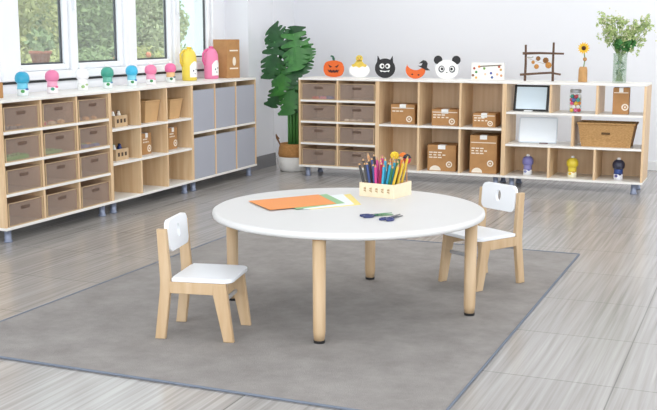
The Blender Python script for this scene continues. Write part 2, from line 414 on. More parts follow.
# ---- cartons
def carton(label, w, h, d, loc, rz, lines=2, seal=True, half=False, group='cardboard boxes on the shelves', stamp=True, bars=False):
    t = thing('cardboard_box', label, 'box', loc, rz, group)
    obj('body', box(new(), -w/2, w/2, 0, d, 0, h, .002), kraft, t)
    e = .0012
    if seal:
        q = new(); u = w*.13
        box(q, -u, u, -e, 0, h-.035, h+e); box(q, -u, u, 0, .07, h, h+e)
        obj('seal_label', q, lab, t)
    pr = new()
    if bars: box(pr, -w/2+.008, w/2-.008, -e, 0, h*.80, h*.80+.007)
    for k in range(lines):
        z = h*(.72 if not bars else .66)-k*.022
        for j in range(3+k % 2):
            x0 = -w/2+.014+j*w*.16
            box(pr, x0, x0+w*(.13 if k != 1 else .10), -e, 0, z-.005, z+.005)
    obj('printing', pr, prnt, t)
    if stamp:
        q = new(); cx, cz, rr = w*.27, h*.27, min(.028, h*.2)
        n = 24
        for k in range(n):
            a0, a1 = 2*PI*k/n, 2*PI*(k+1)/n
            prism(q, [(cx+rr*math.cos(a0), cz+rr*math.sin(a0)), (cx+rr*math.cos(a1), cz+rr*math.sin(a1)), (cx+rr*.62*math.cos(a1), cz+rr*.62*math.sin(a1)), (cx+rr*.62*math.cos(a0), cz+rr*.62*math.sin(a0))], -e, 0, 'y')
        prism(q, ell(cx, cz, rr*.3, rr*.3, 10), -e, 0, 'y')
        obj('emblem', q, prnt, t)
    if half:
        cx = -w*.22
        obj('half_round_mark', prism(new(), ell(cx, .006, w*.2, .042, 14, 0, PI, False), -e, 0, 'y'), prnt, t)
    return t
zE = .494+TT/2+.0004; z0 = ZBOT+TT+.0004
carton('cardboard box with white seal on the upper shelf, left cubby of the back wall', .222, .175, .2, (-2.945, 8.74, zE), .03, 1, bars=True)
carton('cardboard box on the upper shelf, middle cubby of the back wall', .238, .142, .2, (-2.558, 8.74, zE), .03, 2, bars=True)
carton('smaller cardboard box on the upper shelf, right cubby of the back wall', .20, .118, .2, (-2.208, 8.74, zE), .03, 2, bars=True)
carton('cardboard box with half round mark on the lower shelf, middle cubby', .256, .228, .25, (-2.578, 8.73, z0), .03, 3, half=True)
carton('tall cardboard box filling the right lower cubby of the back wall', .236, .330, .26, (-2.203, 8.72, z0), .03, 3, half=True, bars=True)
carton('narrow kraft box in the top right cubby above the wicker basket', .128, .215, .12, (-1.075, 8.76, .638+TT/2+.0004), .05, 0, bars=True)
carton('small cardboard box in the middle row centre cubby under the window', .13, .165, .17, Lp(W1+s+.225, .09, .364+TT/2+.0004), PI/2, 2)
carton('small cardboard box in the middle row right cubby under the window', .13, .175, .17, Lp(W1+2*s+.235, .09, .364+TT/2+.0004), PI/2, 2)
t = carton('tall brown cardboard carton on the window row near the corner pillar', .17, .345, .17, (-4.45, 8.40, H+.0004), PI/2-.25, 0, False, stamp=False)
# its long plain side and its printed side
q = new(); e = .0012
for z in (.08, .24): box(q, -.05, .06, -e, 0, z, z+.012)
prism(q, ell(.01, .15, .022, .04, 16), -e, 0, 'y')
obj('printing', q, prnt, t)
carton('brown cardboard box at the left edge of the picture on the window cabinet', .12, .10, .12, (-4.46, 5.24, H+.0004), PI/2, 0, False, stamp=False)

# ---- small wooden crates and kraft baskets in the open cubbies under the window
JN = {'F0F0EC': 'white', 'C8553C': 'red', 'E8E4DA': 'cream', '33302E': 'black', 'EDEDE8': 'white', '2E8B57': 'green', '2C3E78': 'navy', '2B2A2A': 'black'}
def crate(label, loc, cols):
    t = thing('wooden_crate', label, 'crate', loc, PI/2, 'small wooden crates under the window')
    w, h, d, k = .165, .085, .13, .007; b = new()
    box(b, -w/2, w/2, 0, d, 0, k); box(b, -w/2, w/2, 0, k, k, h); box(b, -w/2, w/2, d-k, d, k, h); box(b, -w/2, -w/2+k, k, d-k, k, h); box(b, w/2-k, w/2, k, d-k, k, h)
    obj('crate_body', b, birch, t)
    q = new()
    for x in (-.045, 0, .045): box(q, x-.012, x+.012, -.001, 0, .03, .058)
    obj('window_cutout', q, mat('cutout_dark', '4A3A2E', .8), t)
    for k2, c in enumerate(cols):
        q = new(); lathe(q, [(.016, 0), (.016, .085), (.01, .095), (.009, .108)], 12)
        o = obj('craft_jar', q, mat('jar_'+c, c, .4), None, True)
        o.location = Vector(loc)+Vector((-.035-.03*(k2 % 2), -.055+.037*k2, k+.0004))
        tag(o, JN[c]+' craft jar in the wooden crate in the '+('top left' if 'top left' in label else 'middle row left')+' cubby', 'jar', 'craft jars in the wooden crates')
crate('small wooden crate in the top left open cubby under the window', Lp(W1+.225, .06, .612+TT/2+.0004), ['F0F0EC', 'C8553C', 'E8E4DA', '33302E'])
crate('small wooden crate in the middle row left open cubby under the window', Lp(W1+.225, .06, .364+TT/2+.0004), ['EDEDE8', '2E8B57', '2C3E78', '2B2A2A'])
def kbasket(label, loc, w, h, d, rz, name='kraft_basket', m=kraftb, rim=.006, cat='basket', tp=.78):
    t = thing(name, label, cat, loc, rz)
    b = new(); th_ = .006
    def ring(w, d, z): return [b.verts.new((x, y, z)) for x, y in ((-w/2, -d/2), (w/2, -d/2), (w/2, d/2), (-w/2, d/2))]
    n = 6; outer = [ring(w*(tp+(1-tp)*k/n), d*(tp+(1-tp)*k/n), h*k/n) for k in range(n+1)]
    inner = [ring(w*(tp+(1-tp)*k/n)-2*th_, d*(tp+(1-tp)*k/n)-2*th_, max(th_, h*k/n)) for k in range(n, -1, -1)]
    rings = outer+inner
    for p, q in zip(rings, rings[1:]):
        for k in range(4): b.faces.new((p[k], p[(k+1) % 4], q[(k+1) % 4], q[k]))
    b.faces.new(rings[0][::-1]); b.faces.new(rings[-1])
    obj('basket_body', b, m, t)
    r = new(); P = [(-w/2, -d/2, h), (w/2, -d/2, h), (w/2, d/2, h), (-w/2, d/2, h)]
    for k in range(4): tube(r, [P[k], P[(k+1) % 4]], rim, 8)
    obj('rim', r, m, t)
    return t
kb1 = kbasket('tapered kraft basket in the top row centre cubby under the window', Lp(W1+s*1.70, .15, .612+TT/2+.0004), .21, .165, .2, PI/2)
kb2 = kbasket('tapered kraft basket in the top row right cubby under the window', Lp(W1+2*s+.235, .15, .612+TT/2+.0004), .19, .155, .2, PI/2)
wb = kbasket('large woven wicker basket in the middle row of the right end shelf', (-1.178, YB+.16, .366+TT/2+.0004), .455, .192, .24, 0, 'wicker_basket', kraftw, .009, tp=.86)
hs = box(new(), -.035, .035, -.119, -.1165, .105, .122, .001)
obj('handle_hole', hs, mat('basket_dark', '5A4226', .9), wb)

# ---- paint bottles
def lgt(h, f): 
    c = [int(h[i:i+2], 16) for i in (0, 2, 4)]; return ''.join('%02X' % int(v+(255-v)*f) for v in c)
def bottle(label, loc, rz, top, mid, base, k=1., group='paint bottles on the window shelf', mark=('4E9A50', '3A5FA0'), cat='bottle', tip='F4F2F4'):
    t = thing('paint_bottle', label, cat, loc, rz, group)
    z = lambda l: [(r*k, h*k) for r, h in l]
    obj('base', lathe(new(), z([(.031, 0), (.034, .004), (.034, .034), (.033, .040)]), 20), mat('plastic_'+base, base, .3), t, True)
    obj('body', lathe(new(), z([(.033, .040), (.0315, .052), (.031, .065), (.033, .076)]), 20), mat('plastic_'+mid, mid, .3), t, True)
    obj('head', lathe(new(), z([(.033, .076), (.041, .084), (.044, .102), (.041, .120), (.031, .135), (.016, .143)]), 20), mat('plastic_'+top, top, .3), t, True)
    obj('cap', lathe(new(), z([(.014, .142), (.013, .153), (.007, .158)]), 14), mat('plastic_'+tip, tip, .35), t, True)
    q = new()
    for x, zz, rr in ((-.014, .028, .011),):
        prism(q, ell(x*k, zz*k, rr*k, rr*.9*k, 12), -.0352*k, -.026*k, 'y')
    obj('green_mark', q, mat('mark_'+mark[0], mark[0], .5), t)
    q = prism(new(), ell(.012*k, .040*k, .010*k, .006*k, 12), -.0352*k, -.026*k, 'y')
    obj('dark_mark', q, mat('mark_'+mark[1], mark[1], .5), t)
    return t
HZ = H+.0004
bx = [(-4.495, 5.531, '2FA3C8', '72C9E4', 'EAF2F4', 'bright blue paint bottle, leftmost on the window shelf', ('4E9A50', '4F62A8')),
      (-4.49, 5.836, 'E47FA8', 'F0A6C2', 'F6EDF0', 'pink paint bottle, second from the left on the window shelf', ('3F9A78', 'D8628C')),
      (-4.484, 6.171, 'F3F3F6', 'F5F5F6', 'F3F4F2', 'white paint bottle between the pink and teal ones', ('8CB26E', 'A8C08A')),
      (-4.51, 6.515, '3E9C88', '6DBBA6', 'E9F1F0', 'teal green paint bottle right of the white one', ('3C8F50', '5F8FB0')),
      (-4.54, 6.885, '3BB0D6', '7FD0E8', 'EDF4F6', 'light blue paint bottle right of the teal one', ('3C8F50', '4A6FB0')),
      (-4.495, 7.085, 'EC7FA6', 'F4A3C0', 'F7F1F2', 'pink paint bottle right of the light blue one', ('3C8F50', 'F0A0B8')),
      (-4.55, 7.475, 'E86FA0', 'F0C08A', 'F0F4F0', 'pink and peach paint bottle left of the yellow jug', ('3C7F50', '506F80'))]
for x, y, a, b, c, lb, mk in bx: bottle(lb, (x, y, HZ), PI/2-.45, a, b, c, 1.1, mark=mk)
g2 = 'paint bottles on the bottom shelf of the right end unit'
bottle('purple paint bottle in the bottom left cubby of the right end shelf', (-1.83, 8.80, z0), .1, '7E7BB6', '8E8AC0', 'EEF0F4', 1.12, g2, ('8088B8', '5A5FA8'))
bottle('yellow paint bottle in the bottom middle cubby of the right end shelf', (-1.452, 8.80, z0), .1, 'E6CE3E', 'EBD44A', 'F4EFD2', 1.14, g2, ('E0C040', 'D8A848'))
bottle('navy paint bottle in the bottom right cubby of the right end shelf', (-1.073, 8.80, z0), .1, '34364A', '2F4A8C', 'E9EAF2', 1.16, g2, ('55518C', '3A3D66'))

def jug(label, loc, rz, col, dark):
    t = thing('paint_jug', label, 'jug', loc, rz, 'large paint jugs on the window shelf')
    b = new()
    lathe(b, [(.062, 0), (.068, .006), (.068, .175), (.065, .21), (.054, .242), (.034, .264), (.022, .27)], 24, sy=.75)
    obj('body', b, mat('jug_'+col, col, .3), t, True)
    obj('cap', lathe(new(), [(.021, .268), (.021, .283), (.017, .287)], 18), mat('jug_'+dark, dark, .35), t, True)
    h = new(); tube(h, [(-.03, 0, .262), (-.062, 0, .250), (-.084, 0, .222), (-.084, 0, .16), (-.066, 0, .120)], .0095, 10)
    obj('handle', h, mat('jug_'+dark, dark, .35), t, True)
    lb = new(); pts = []
    n = 14
    for k in range(n+1):                      # label hugging the front of the body
        a = -PI/2-.35+1.5*k/n; pts.append((a, .035+.0*k))
    for k in range(n):
        a0, a1 = pts[k][0], pts[k+1][0]
        f = lambda a, r: (r*math.cos(a), r*.75*math.sin(a))
        up = lambda a: .165-.045*((a-(-PI/2+.4))/.8)**2
        v = [lb.verts.new((*f(a0, 0.0692), .03)), lb.verts.new((*f(a1, 0.0692), .03)), lb.verts.new((*f(a1, 0.0692), up(a1))), lb.verts.new((*f(a0, 0.0692), up(a0)))]
        lb.faces.new(v)
    lo = obj('label_sticker', lb, lab, t)
    q = new()
    for a, z, r in ((-PI/2+.15, .085, .008), (-PI/2+.62, .095, .007), (-PI/2+.4, .06, .006)):
        c = Vector((.0685*math.cos(a), .0685*.75*math.sin(a), z)); ball(q, c, r, .8, .5, 1, 10)
    obj('label_print', q, mat('label_dark', '3A4660', .5), lo)
    return t
jug('yellow paint jug with white label on the window shelf', (-4.56, 7.80, HZ), PI/2-.5, 'EAD253', 'E2C23C')
jug('pink paint jug with white label beside the tall carton', (-4.56, 8.185, HZ), PI/2-.5, 'EE86B0', 'E2649A')

# ------------------------------------------------------------------ ornaments on the back shelf
ZC = .004
def cut(name, outline, y0, y1, m, parent, label=None, bev=0):
    return obj(name, prism(new(), outline, y0, y1, 'y', bev), m, parent, label=label)
grp = 'flat animal and pumpkin cut-outs on the back shelf'
YC = 8.90
# pumpkin
t = thing('pumpkin_cutout', 'orange pumpkin cut-out with jagged mouth and green stalk', 'ornament', (-3.676, YC, HZ), .05, grp)
orange = mat('cutout_orange', 'DF6420', .5); dk = mat('cutout_dark_brown', '4A1A14', .6); blk = mat('cutout_black', '1D1C1E', .5); wht = mat('cutout_white', 'F4F4F2', .5)
pts = []
for k in range(48):
    a = 2*PI*k/48; r = 1+.035*abs(math.cos(4*a)); c, s_ = math.cos(a), math.sin(a)
    pts.append((.097*r*math.copysign(abs(c)**.8, c), .078+.074*r*math.copysign(abs(s_)**.75, s_)))
mz = min(p[1] for p in pts); pts = [(x, z-mz) for x, z in pts]
cut('body', pts, 0, .012, orange, t, bev=.002)
obj('stalk', prism(new(), [(-.008, .15), (.012, .15), (.008, .175), (-.004, .196), (-.028, .200), (-.032, .188), (-.014, .182)], .001, .011, 'y'), mat('stalk_green', '2E5E48', .6), t)
cut('eye', [(-.055, .118), (-.012, .095), (-.035, .086)], -.002, 0, dk, t); cut('eye', [(.055, .118), (.012, .095), (.035, .086)], -.002, 0, dk, t)
cut('mouth', [(-.058, .072), (-.042, .062), (-.03, .07), (-.015, .060), (0, .068), (.015, .060), (.03, .07), (.042, .062), (.058, .072), (.04, .04), (.028, .048), (.012, .038), (-.004, .046), (-.02, .038), (-.034, .047), (-.044, .042)], -.002, 0, dk, t)
# egg with chick
t = thing('chick_egg_cutout', 'white egg cut-out with yellow chick on top', 'ornament', (-3.422, YC, HZ), .05, grp)
cut('egg_shell', ell(0, .066, .098, .066, 36), 0, .012, wht, t, bev=.002)
yl = mat('cutout_yellow', 'EBCB55', .5, noise=.2, nscale=(60, 60, 60))
cut('chick_body', [(-.075, .115), (-.045, .128), (-.02, .16), (.02, .16), (.045, .128), (.075, .115), (.06, .095), (.03, .104), (0, .09), (-.03, .104), (-.06, .095)], -.004, 0, yl, t)
cut('chick_head', ell(0, .172, .032, .032, 20), -.004, .008, yl, t)
cut('eye', ell(-.011, .178, .004, .004, 8), -.006, -.004, blk, t); cut('eye', ell(.013, .178, .004, .004, 8), -.006, -.004, blk, t)
cut('beak', [(-.006, .168), (.008, .168), (.001, .158)], -.006, -.004, orange, t)
# black horned face
t = thing('black_cat_cutout', 'round black horned face cut-out with white eyes', 'ornament', (-3.174, YC, HZ), .05, grp)
cut('body', ell(0, .088, .095, .088, 40), 0, .012, blk, t, bev=.002)
cut('ear', [(-.076, .135), (-.070, .200), (-.046, .160)], .001, .011, blk, t); cut('ear', [(.076, .135), (.070, .200), (.046, .160)], .001, .011, blk, t)
for x in (-.027, .027):
    e_ = cut('eye', ell(x, .108, .023, .023, 18), -.002, 0, wht, t); cut('pupil', ell(x*.8, .107, .011, .012, 12), -.004, -.002, blk, e_)
cut('mouth', [(-.048, .072), (-.024, .066), (0, .064), (.024, .066), (.048, .072), (.036, .054), (.026, .06), (0, .054), (-.026, .06), (-.036, .054)], -.002, 0, wht, t)
# crescent moon with a witch hat
t = thing('moon_cutout', 'orange crescent moon cut-out wearing a black hat', 'ornament', (-2.885, YC, HZ), .05, grp)
o1 = ell(0, .078, .09, .078, 30, PI*.84, 2*PI+.25, False); i1 = ell(0, .150, .086, .074, 24, 2*PI-.70, PI+.36, False)
cut('crescent', o1+i1, 0, .012, orange, t)
cut('eye', ell(-.028, .038, .009, .007, 10), -.002, 0, dk, t); cut('eye', ell(.03, .034, .009, .007, 10), -.002, 0, dk, t)
cut('hat', [(.02, .115), (.045, .105), (.1, .075), (.135, .075), (.105, .1), (.112, .135), (.098, .158), (.07, .165), (.032, .135), (.066, .138), (.055, .115)], -.004, .006, blk, t)
# panda
t = thing('panda_cutout', 'white panda head cut-out with black ears', 'ornament', (-2.594, YC, HZ), .05, grp)
cut('head', [(x, z) for x, z in ell(0, .085, .105, .085, 40)], 0, .012, wht, t, bev=.002)
for sx in (-1, 1):
    cut('ear', ell(sx*.082, .168, .038, .038, 20), .001, .011, blk, t)
    e_ = cut('eye_patch', ell(sx*.048, .088, .028, .031, 18), -.002, 0, mat('panda_grey', '55585C', .6), t)
    cut('eye_ring', ell(sx*.046, .09, .019, .021, 16), -.003, -.002, wht, e_); cut('pupil', ell(sx*.043, .09, .012, .013, 12), -.004, -.003, blk, e_)
cut('nose', [(-.01, .062), (.01, .062), (0, .052)], -.002, 0, blk, t)
# dotted canvas
t = thing('dotted_canvas', 'small white canvas box painted with coloured dots', 'canvas', (-2.222, 8.88, HZ), .03)
obj('panel', box(new(), -.143, .143, 0, .025, 0, .148, .002), mat('canvas_white', 'F2EFE8', .6), t)
dots = [(-.118, .1, 'A84A3A'), (-.128, .04, '7A4A38'), (-.1, .068, '3E8A4A'), (-.1, .02, 'E0B060'), (-.075, .115, 'E08A40'), (.03, .06, '3C4E9A'), (.04, .024, '3A5A98'), (.085, .05, 'D8B090'), (.12, .04, 'D09A70'), (.115, .09, 'C8A060'), (-.02, .05, 'E8C8B0'), (-.03, .1, '6FA04A'), (.1, .115, 'B0553A')]
for x, z, c in dots: cut('painted_dot', ell(x, z, .011, .011, 12), -.0015, 0, mat('dot_'+c, c, .6), t)
cut('painted_strip', [(-.07, .112), (.12, .125), (.12, .134), (-.07, .122)], -.0015, 0, mat('strip_brown', '6A6050', .6), t)
# twig frame with dried flowers
t = thing('twig_frame', 'square frame of brown twigs holding dried flowers', 'ornament', (-1.766, 8.88, HZ), .03)
twig = mat('twig', '6B5140', .85, noise=.35, nscale=(40, 40, 40))
obj('twig', tube(new(), [(-.128, 0, 0), (-.126, .003, .15), (-.129, 0, .305)], .011, 8, .009), twig, t)
obj('twig', tube(new(), [(.108, 0, 0), (.104, .003, .15), (.106, 0, .325)], .011, 8, .009), twig, t)
obj('twig', tube(new(), [(-.150, -.013, .232), (0, -.015, .236), (.195, -.012, .232)], .011, 8, .008), twig, t)
obj('twig', tube(new(), [(-.168, -.013, .052), (0, -.014, .066), (.09, -.012, .072), (.175, -.013, .058)], .010, 8, .008), twig, t)
obj('thread', tube(new(), [(-.125, -.008, .2), (-.05, -.008, .17), (.02, -.008, .15), (.104, -.008, .13)], .0015, 5), mat('string', 'B8A890', .9), t)
df = mat('dried_flower', '9A6A3A', .8, noise=.4, nscale=(60, 60, 60)); dfo = mat('dried_flower_orange', 'CF9248', .8, noise=.3, nscale=(60, 60, 60))
for x, z, r, m_ in ((-.018, .19, .019, df), (.046, .175, .024, df), (-.03, .122, .02, dfo), (.07, .135, .026, dfo), (-.06, .158, .014, dfo)):
    q = new()
    for k in range(9):
        a = 2*PI*k/9; ball(q, (x+r*.65*math.cos(a), -.016, z+r*.65*math.sin(a)), r*.42, 1, .5, 1, 8)
    ball(q, (x, -.018, z), r*.45, 1, .7, 1, 8)
    obj('dried_flower', q, m_, t, True)
obj('grey_sprig', tube(new(), [(-.11, -.01, .2), (-.08, -.012, .196), (-.06, -.01, .204)], .005, 6), mat('sprig', 'B4B4AC', .9), t)
# sunflower in a wooden holder
t = thing('sunflower_ornament', 'yellow sunflower standing in a small wooden block vase', 'flower', (-1.405, 8.86, HZ), .05)
obj('block_vase', lathe(new(), [(.036, 0), (.038, .004), (.036, .10), (.03, .122), (.026, .126)], 18), mat('cork_wood', 'C99A62', .7, noise=.2, nscale=(40, 40, 20)), t, True)
obj('stem', tube(new(), [(.004, 0, .12), (.012, 0, .19), (.0, -.004, .265)], .0045, 8), mat('stem_green', '6E8A4A', .7), t)
q = new()
for k in range(14):
    a = 2*PI*k/14; M = Matrix.Translation((0, -.012, .28)) @ Matrix.Rotation(a, 4, 'Y')
    tt = bmesh.new(); vs = [tt.verts.new(p) for p in ((.012, 0, -.008), (.03, -.004, -.010), (.052, -.002, 0), (.03, -.004, .010), (.012, 0, .008))]; tt.faces.new(vs)
    bmesh.ops.solidify(tt, geom=tt.faces[:], thickness=.002); merge(q, tt, M)
obj('petals', q, mat('petal_yellow', 'F0C030', .6), t)
obj('flower_centre', ball(new(), (0, -.014, .28), .018, 1, .55, 1), mat('seed_brown', '4A2E1E', .9), t, True)
obj('seed_ball', ball(new(), (.012, -.004, .188), .017), mat('seed_ball', 'B88A5A', .8), t, True)
# vase with flowers
t = thing('flower_vase', 'clear glass vase with green leaves and white wildflowers', 'vase', (-1.108, 8.86, HZ), 0)
obj('glass_body', lathe(new(), [(.052, 0), (.056, .004), (.055, .10), (.055, .2), (.058, .24), (.055, .24), (.052, .2), (.052, .1), (.05, .01)], 24), vaseg, t, True)
st = new(); lf = new(); fl = new(); lg_ = new()
for k in range(46):
    a = R.uniform(0, 2*PI); sp = R.uniform(.05, .2); top = R.uniform(.33, .53)
    if math.cos(a)*sp > .02 and math.cos(a)*sp < .09: top -= .06
    e_ = Vector((sp*math.cos(a)*1.05+.035, sp*math.sin(a)*.55, top)); b0 = Vector((-.03*math.cos(a), -.03*math.sin(a), .01))
    m_ = Vector((.02*math.cos(a), .02*math.sin(a), .22))
    tube(st, [b0, m_, (m_+e_)/2+Vector((0, 0, .02)), e_], .0022, 5)
    for j in range(12):
        c = e_+Vector((R.gauss(0, .026), R.gauss(0, .022), R.gauss(0, .028)))
        if j < 7: ball(fl, c, R.uniform(.004, .0075), n=6)
        else: leafcloud(lg_, c, .014, 5, .017, R)
leafcloud(lf, (.03, -.01, .31), .085, 190, .024, R, .6)
leafcloud(lf, (.0, 0, .11), .032, 60, .018, R, 2.4)
leafcloud(lf, (.07, 0, .33), .05, 60, .022, R, .7)
obj('stems', st, mat('vase_stem', '7F9A5C', .7), t)
obj('dark_leaves', lf, mat('leaf_deep', '4E8A48', .6, col2='3A7438', nscale=(30, 30, 30)), t)
obj('pale_leaves', lg_, mat('leaf_lime', 'A9BC7C', .7), t)
obj('blossom', fl, mat('blossom_cream', 'DADBB4', .7), t)

# ---- things inside the right end shelf
t = thing('tablet_board', 'black framed board with pale blue screen leaning in the top left cubby', 'board', (-1.822, 8.80, .638+TT/2+.0004), .0)
Mt = Matrix.Rotation(-.22, 4, 'X')
def lean(bm): bmesh.ops.transform(bm, matrix=Mt, verts=bm.verts); return bm
obj('frame', lean(box(new(), -.15, .15, 0, .014, .002, .226, .004)), mat('tablet_black', '26272A', .35), t)
obj('screen', lean(box(new(), -.128, .128, -.0015, 0, .018, .208)), mat('screen_pale', 'C9D9E4', .5, emit=.28), t)
obj('stand_foot', box(new(), -.05, .02, -.03, .0, 0, .010, .002), mat('foot_white', 'EEF0F2', .4), t)
t = thing('white_board', 'white board with rounded corners leaning in the middle row beside the basket', 'board', (-1.755, 8.80, .366+TT/2+.0004), .06)
obj('panel', lean(prism(new(), rrect(-.162, .162, .004, .226, .016), 0, .012, 'y', .002)), mat('panel_rim', 'D5DEE8', .3), t)
obj('writing_surface', lean(prism(new(), rrect(-.152, .152, .014, .216, .010), -.0012, 0, 'y')), mat('panel_face', 'EEF5FC', .4), t)
obj('pen_clip', box(new(), .02, .09, -.02, -.004, 0, .008, .002), mat('clip_dark', '6A4A50', .5), t)
t = thing('glass_jar', 'glass jar of coloured pompoms in the top middle cubby', 'jar', (-1.446, 8.79, .638+TT/2+.0004), 0)
obj('glass_body', lathe(new(), [(.05, 0), (.054, .005), (.054, .14), (.045, .155), (.042, .165), (.039, .165), (.042, .15), (.051, .138), (.051, .008), (.047, .004)], 20), jarg, t, True)
obj('lid', lathe(new(), [(.046, .1655), (.047, .19), (.04, .194)], 20), mat('lid_clear', 'B9BDC2', .3, metal=.5), t, True)
pc = ['D8303A', 'E8C22E', 'E23A78', '2E9A8A', 'F0F0EA', '3A5AA8', 'E05A98', 'E8B828', 'C02A40', 'F2EFE6', '3FA6A0', '8A3A7A', 'E88A30', 'F6F4F0']
for k in range(30):
    lay, i = divmod(k, 6); a = 2*PI*i/5+lay*PI/5; q = 0 if i == 5 else .0305
    o = obj('pompom', ball(new(), (0, 0, 0), .0172 if i < 5 else .0125, n=10), mat('pom_'+pc[(k*5+lay) % 14], pc[(k*5+lay) % 14], .9), None, True)
    o.location = (-1.446+q*math.cos(a), 8.79+q*math.sin(a), .638+TT/2+.0225+lay*.0285)
    tag(o, 'coloured pompom inside the glass jar on the right end shelf', 'pompom', 'pompoms in the glass jar')

# ------------------------------------------------------------------ potted monstera in the corner
t = thing('potted_monstera', 'tall monstera plant in a two-tone woven basket pot in the corner', 'plant', (-4.125, 8.98, 0), 0)
obj('basket_top', lathe(new(), [(.138, .135), (.146, .16), (.138, .22), (.125, .262), (.118, .262), (.128, .22), (.133, .16)], 28), mat('jute', 'C39058', .8, col2='A8763F', nscale=(50, 50, 140), bump=.4), t, True)
obj('basket_base', lathe(new(), [(.115, 0), (.128, .006), (.138, .06), (.14, .137), (.134, .137), (.12, .02)], 28), mat('jute_white', 'ECEBE8', .8, noise=.05, nscale=(50, 50, 140), bump=.3), t, True)
obj('soil', lathe(new(), [(.02, .235), (.122, .24)], 20), mat('soil', '3A2E26', .95), t)
obj('basket_handle', tube(new(), [(-.12, -.04, .25), (-.15, -.05, .31), (-.16, -.05, .345), (-.13, -.045, .30)], .008, 8), mat('handle_brown', '7A5638', .8), t)
mg1 = mat('monstera_dark', '28602F', .35, col2='1B4724', nscale=(12, 12, 12)); mg2 = mat('monstera_light', '3C7C34', .35, col2='28622B', nscale=(12, 12, 12))
def mleaf(bm, base, tip, nrm, wid, curl=.05):
    base, tip = Vector(base), Vector(tip); ax = tip-base; Ln = ax.length; ax.normalize()
    n = Vector(nrm); n = (n-ax*n.dot(ax)).normalized(); sd_ = ax.cross(n)
    def P(u, v):  # u along the midrib, v sideways (-1..1)
        return base+ax*(u*Ln)+sd_*v*wid-n*(curl*Ln*u*u+.12*wid*v*v)
    hw = lambda u: (1-((u-.36)/.64)**2)**.5 if u > .36 else 1-.15*((.36-u)/.36)**2
    N_ = 6
    for sg in (-1, 1):
        for i in range(N_):
            u0, u1 = i/N_, (i+1)/N_; mu = (u0+u1)/2
            sweep = (-.20+.40*min(1, mu/.4))*(1-.75*mu)
            cols = []
            for sv, shr in ((0, 1), (.40, 1), (.70, .74), (1, .50)):
                row = []
                for k_ in (-1, -.33, .33, 1):
                    uu = mu+k_*(u1-u0)/2*shr
                    uf = uu+sweep*sv*min(1, (1-uu)*2.2); row.append(P(uf, sg*sv*hw(min(1, max(0, uu)))*(1-.06*k_*k_*(sv == 1))))
                cols.append(row)
            vv = [[bm.verts.new(p) for p in c] for c in cols]
            for c0, c1 in zip(vv, vv[1:]):
                for k_ in range(3): bm.faces.new((c0[k_], c0[k_+1], c1[k_+1], c1[k_]))
    bmesh.ops.remove_doubles(bm, verts=bm.verts, dist=.001)
# leaves: (base, tip, facing, half width, shade); local x right, y away from the room, z up
LV = [((-.06, -.01, 1.12), (-.235, -.03, 1.35), (-.2, -1, .25), .15, 0), ((.02, -.03, 1.29), (.10, -.12, .96), (.25, -1, .2), .135, 1),
      ((-.18, -.02, 1.22), (-.215, -.09, .87), (-.25, -1, .2), .15, 0), ((-.01, -.02, 1.09), (-.02, -.12, .78), (.05, -1, .25), .14, 0),
      ((.07, .03, 1.16), (.13, -.04, .92), (.35, -1, .2), .11, 0), ((-.10, .0, .88), (-.20, -.07, .60), (-.25, -1, .2), .12, 0),
      ((.0, -.05, .90), (.02, -.15, .54), (.1, -1, .25), .115, 1), ((-.02, .05, 1.14), (-.0, .03, 1.37), (.1, -1, .3), .13, 0),
      ((.03, .03, .82), (.07, -.05, .56), (.3, -1, .25), .08, 0), ((-.09, -.05, 1.02), (-.08, -.14, .72), (-.1, -1, .2), .11, 1),
      ((.09, .02, 1.22), (.19, -.02, 1.05), (.35, -1, .3), .09, 1)]
for bs, tp, nr, wd_, sh in LV:
    b = new(); mleaf(b, bs, tp, nr, wd_)
    bmesh.ops.solidify(b, geom=b.faces[:], thickness=.0025)
    o = obj('leaf', b, [mg1, mg2][sh], t)
for k, (bs, tp, nr, wd_, sh) in enumerate(LV):
    a = 2*PI*k/len(LV); x0, y0_ = .05*math.cos(a)+.01, .05*math.sin(a)
    b = new(); tube(b, [(x0, y0_, .23), (x0*1.1, y0_*1.1, .55), (bs[0]*.4+x0*.6, bs[1]*.5+.03, bs[2]*.8), bs], .012, 8, .006)
    obj('stem', b, mat('monstera_stem', '4E8A44', .5), t, True)

# ------------------------------------------------------------------ rug
t = thing('area_rug', 'large grey rug with a blue-grey bound edge under the table', 'rug', (-2.06, 4.70, 0))
rx, ry = 1.11, 1.467
obj('pile', box(new(), -rx+.012, rx-.012, -ry+.012, ry-.012, 0, .006), rug_mat(), t)
e = new(); tube(e, [(-rx+.007, -ry+.007, .005), (rx-.007, -ry+.007, .005)], .005, 8); tube(e, [(rx-.007, -ry+.007, .005), (rx-.007, ry-.007, .005)], .005, 8)
tube(e, [(rx-.007, ry-.007, .005), (-rx+.007, ry-.007, .005)], .005, 8); tube(e, [(-rx+.007, ry-.007, .005), (-rx+.007, -ry+.007, .005)], .005, 8)
obj('bound_edge', e, mat('rug_binding', '6E7684', .8), t)
RG = .0062

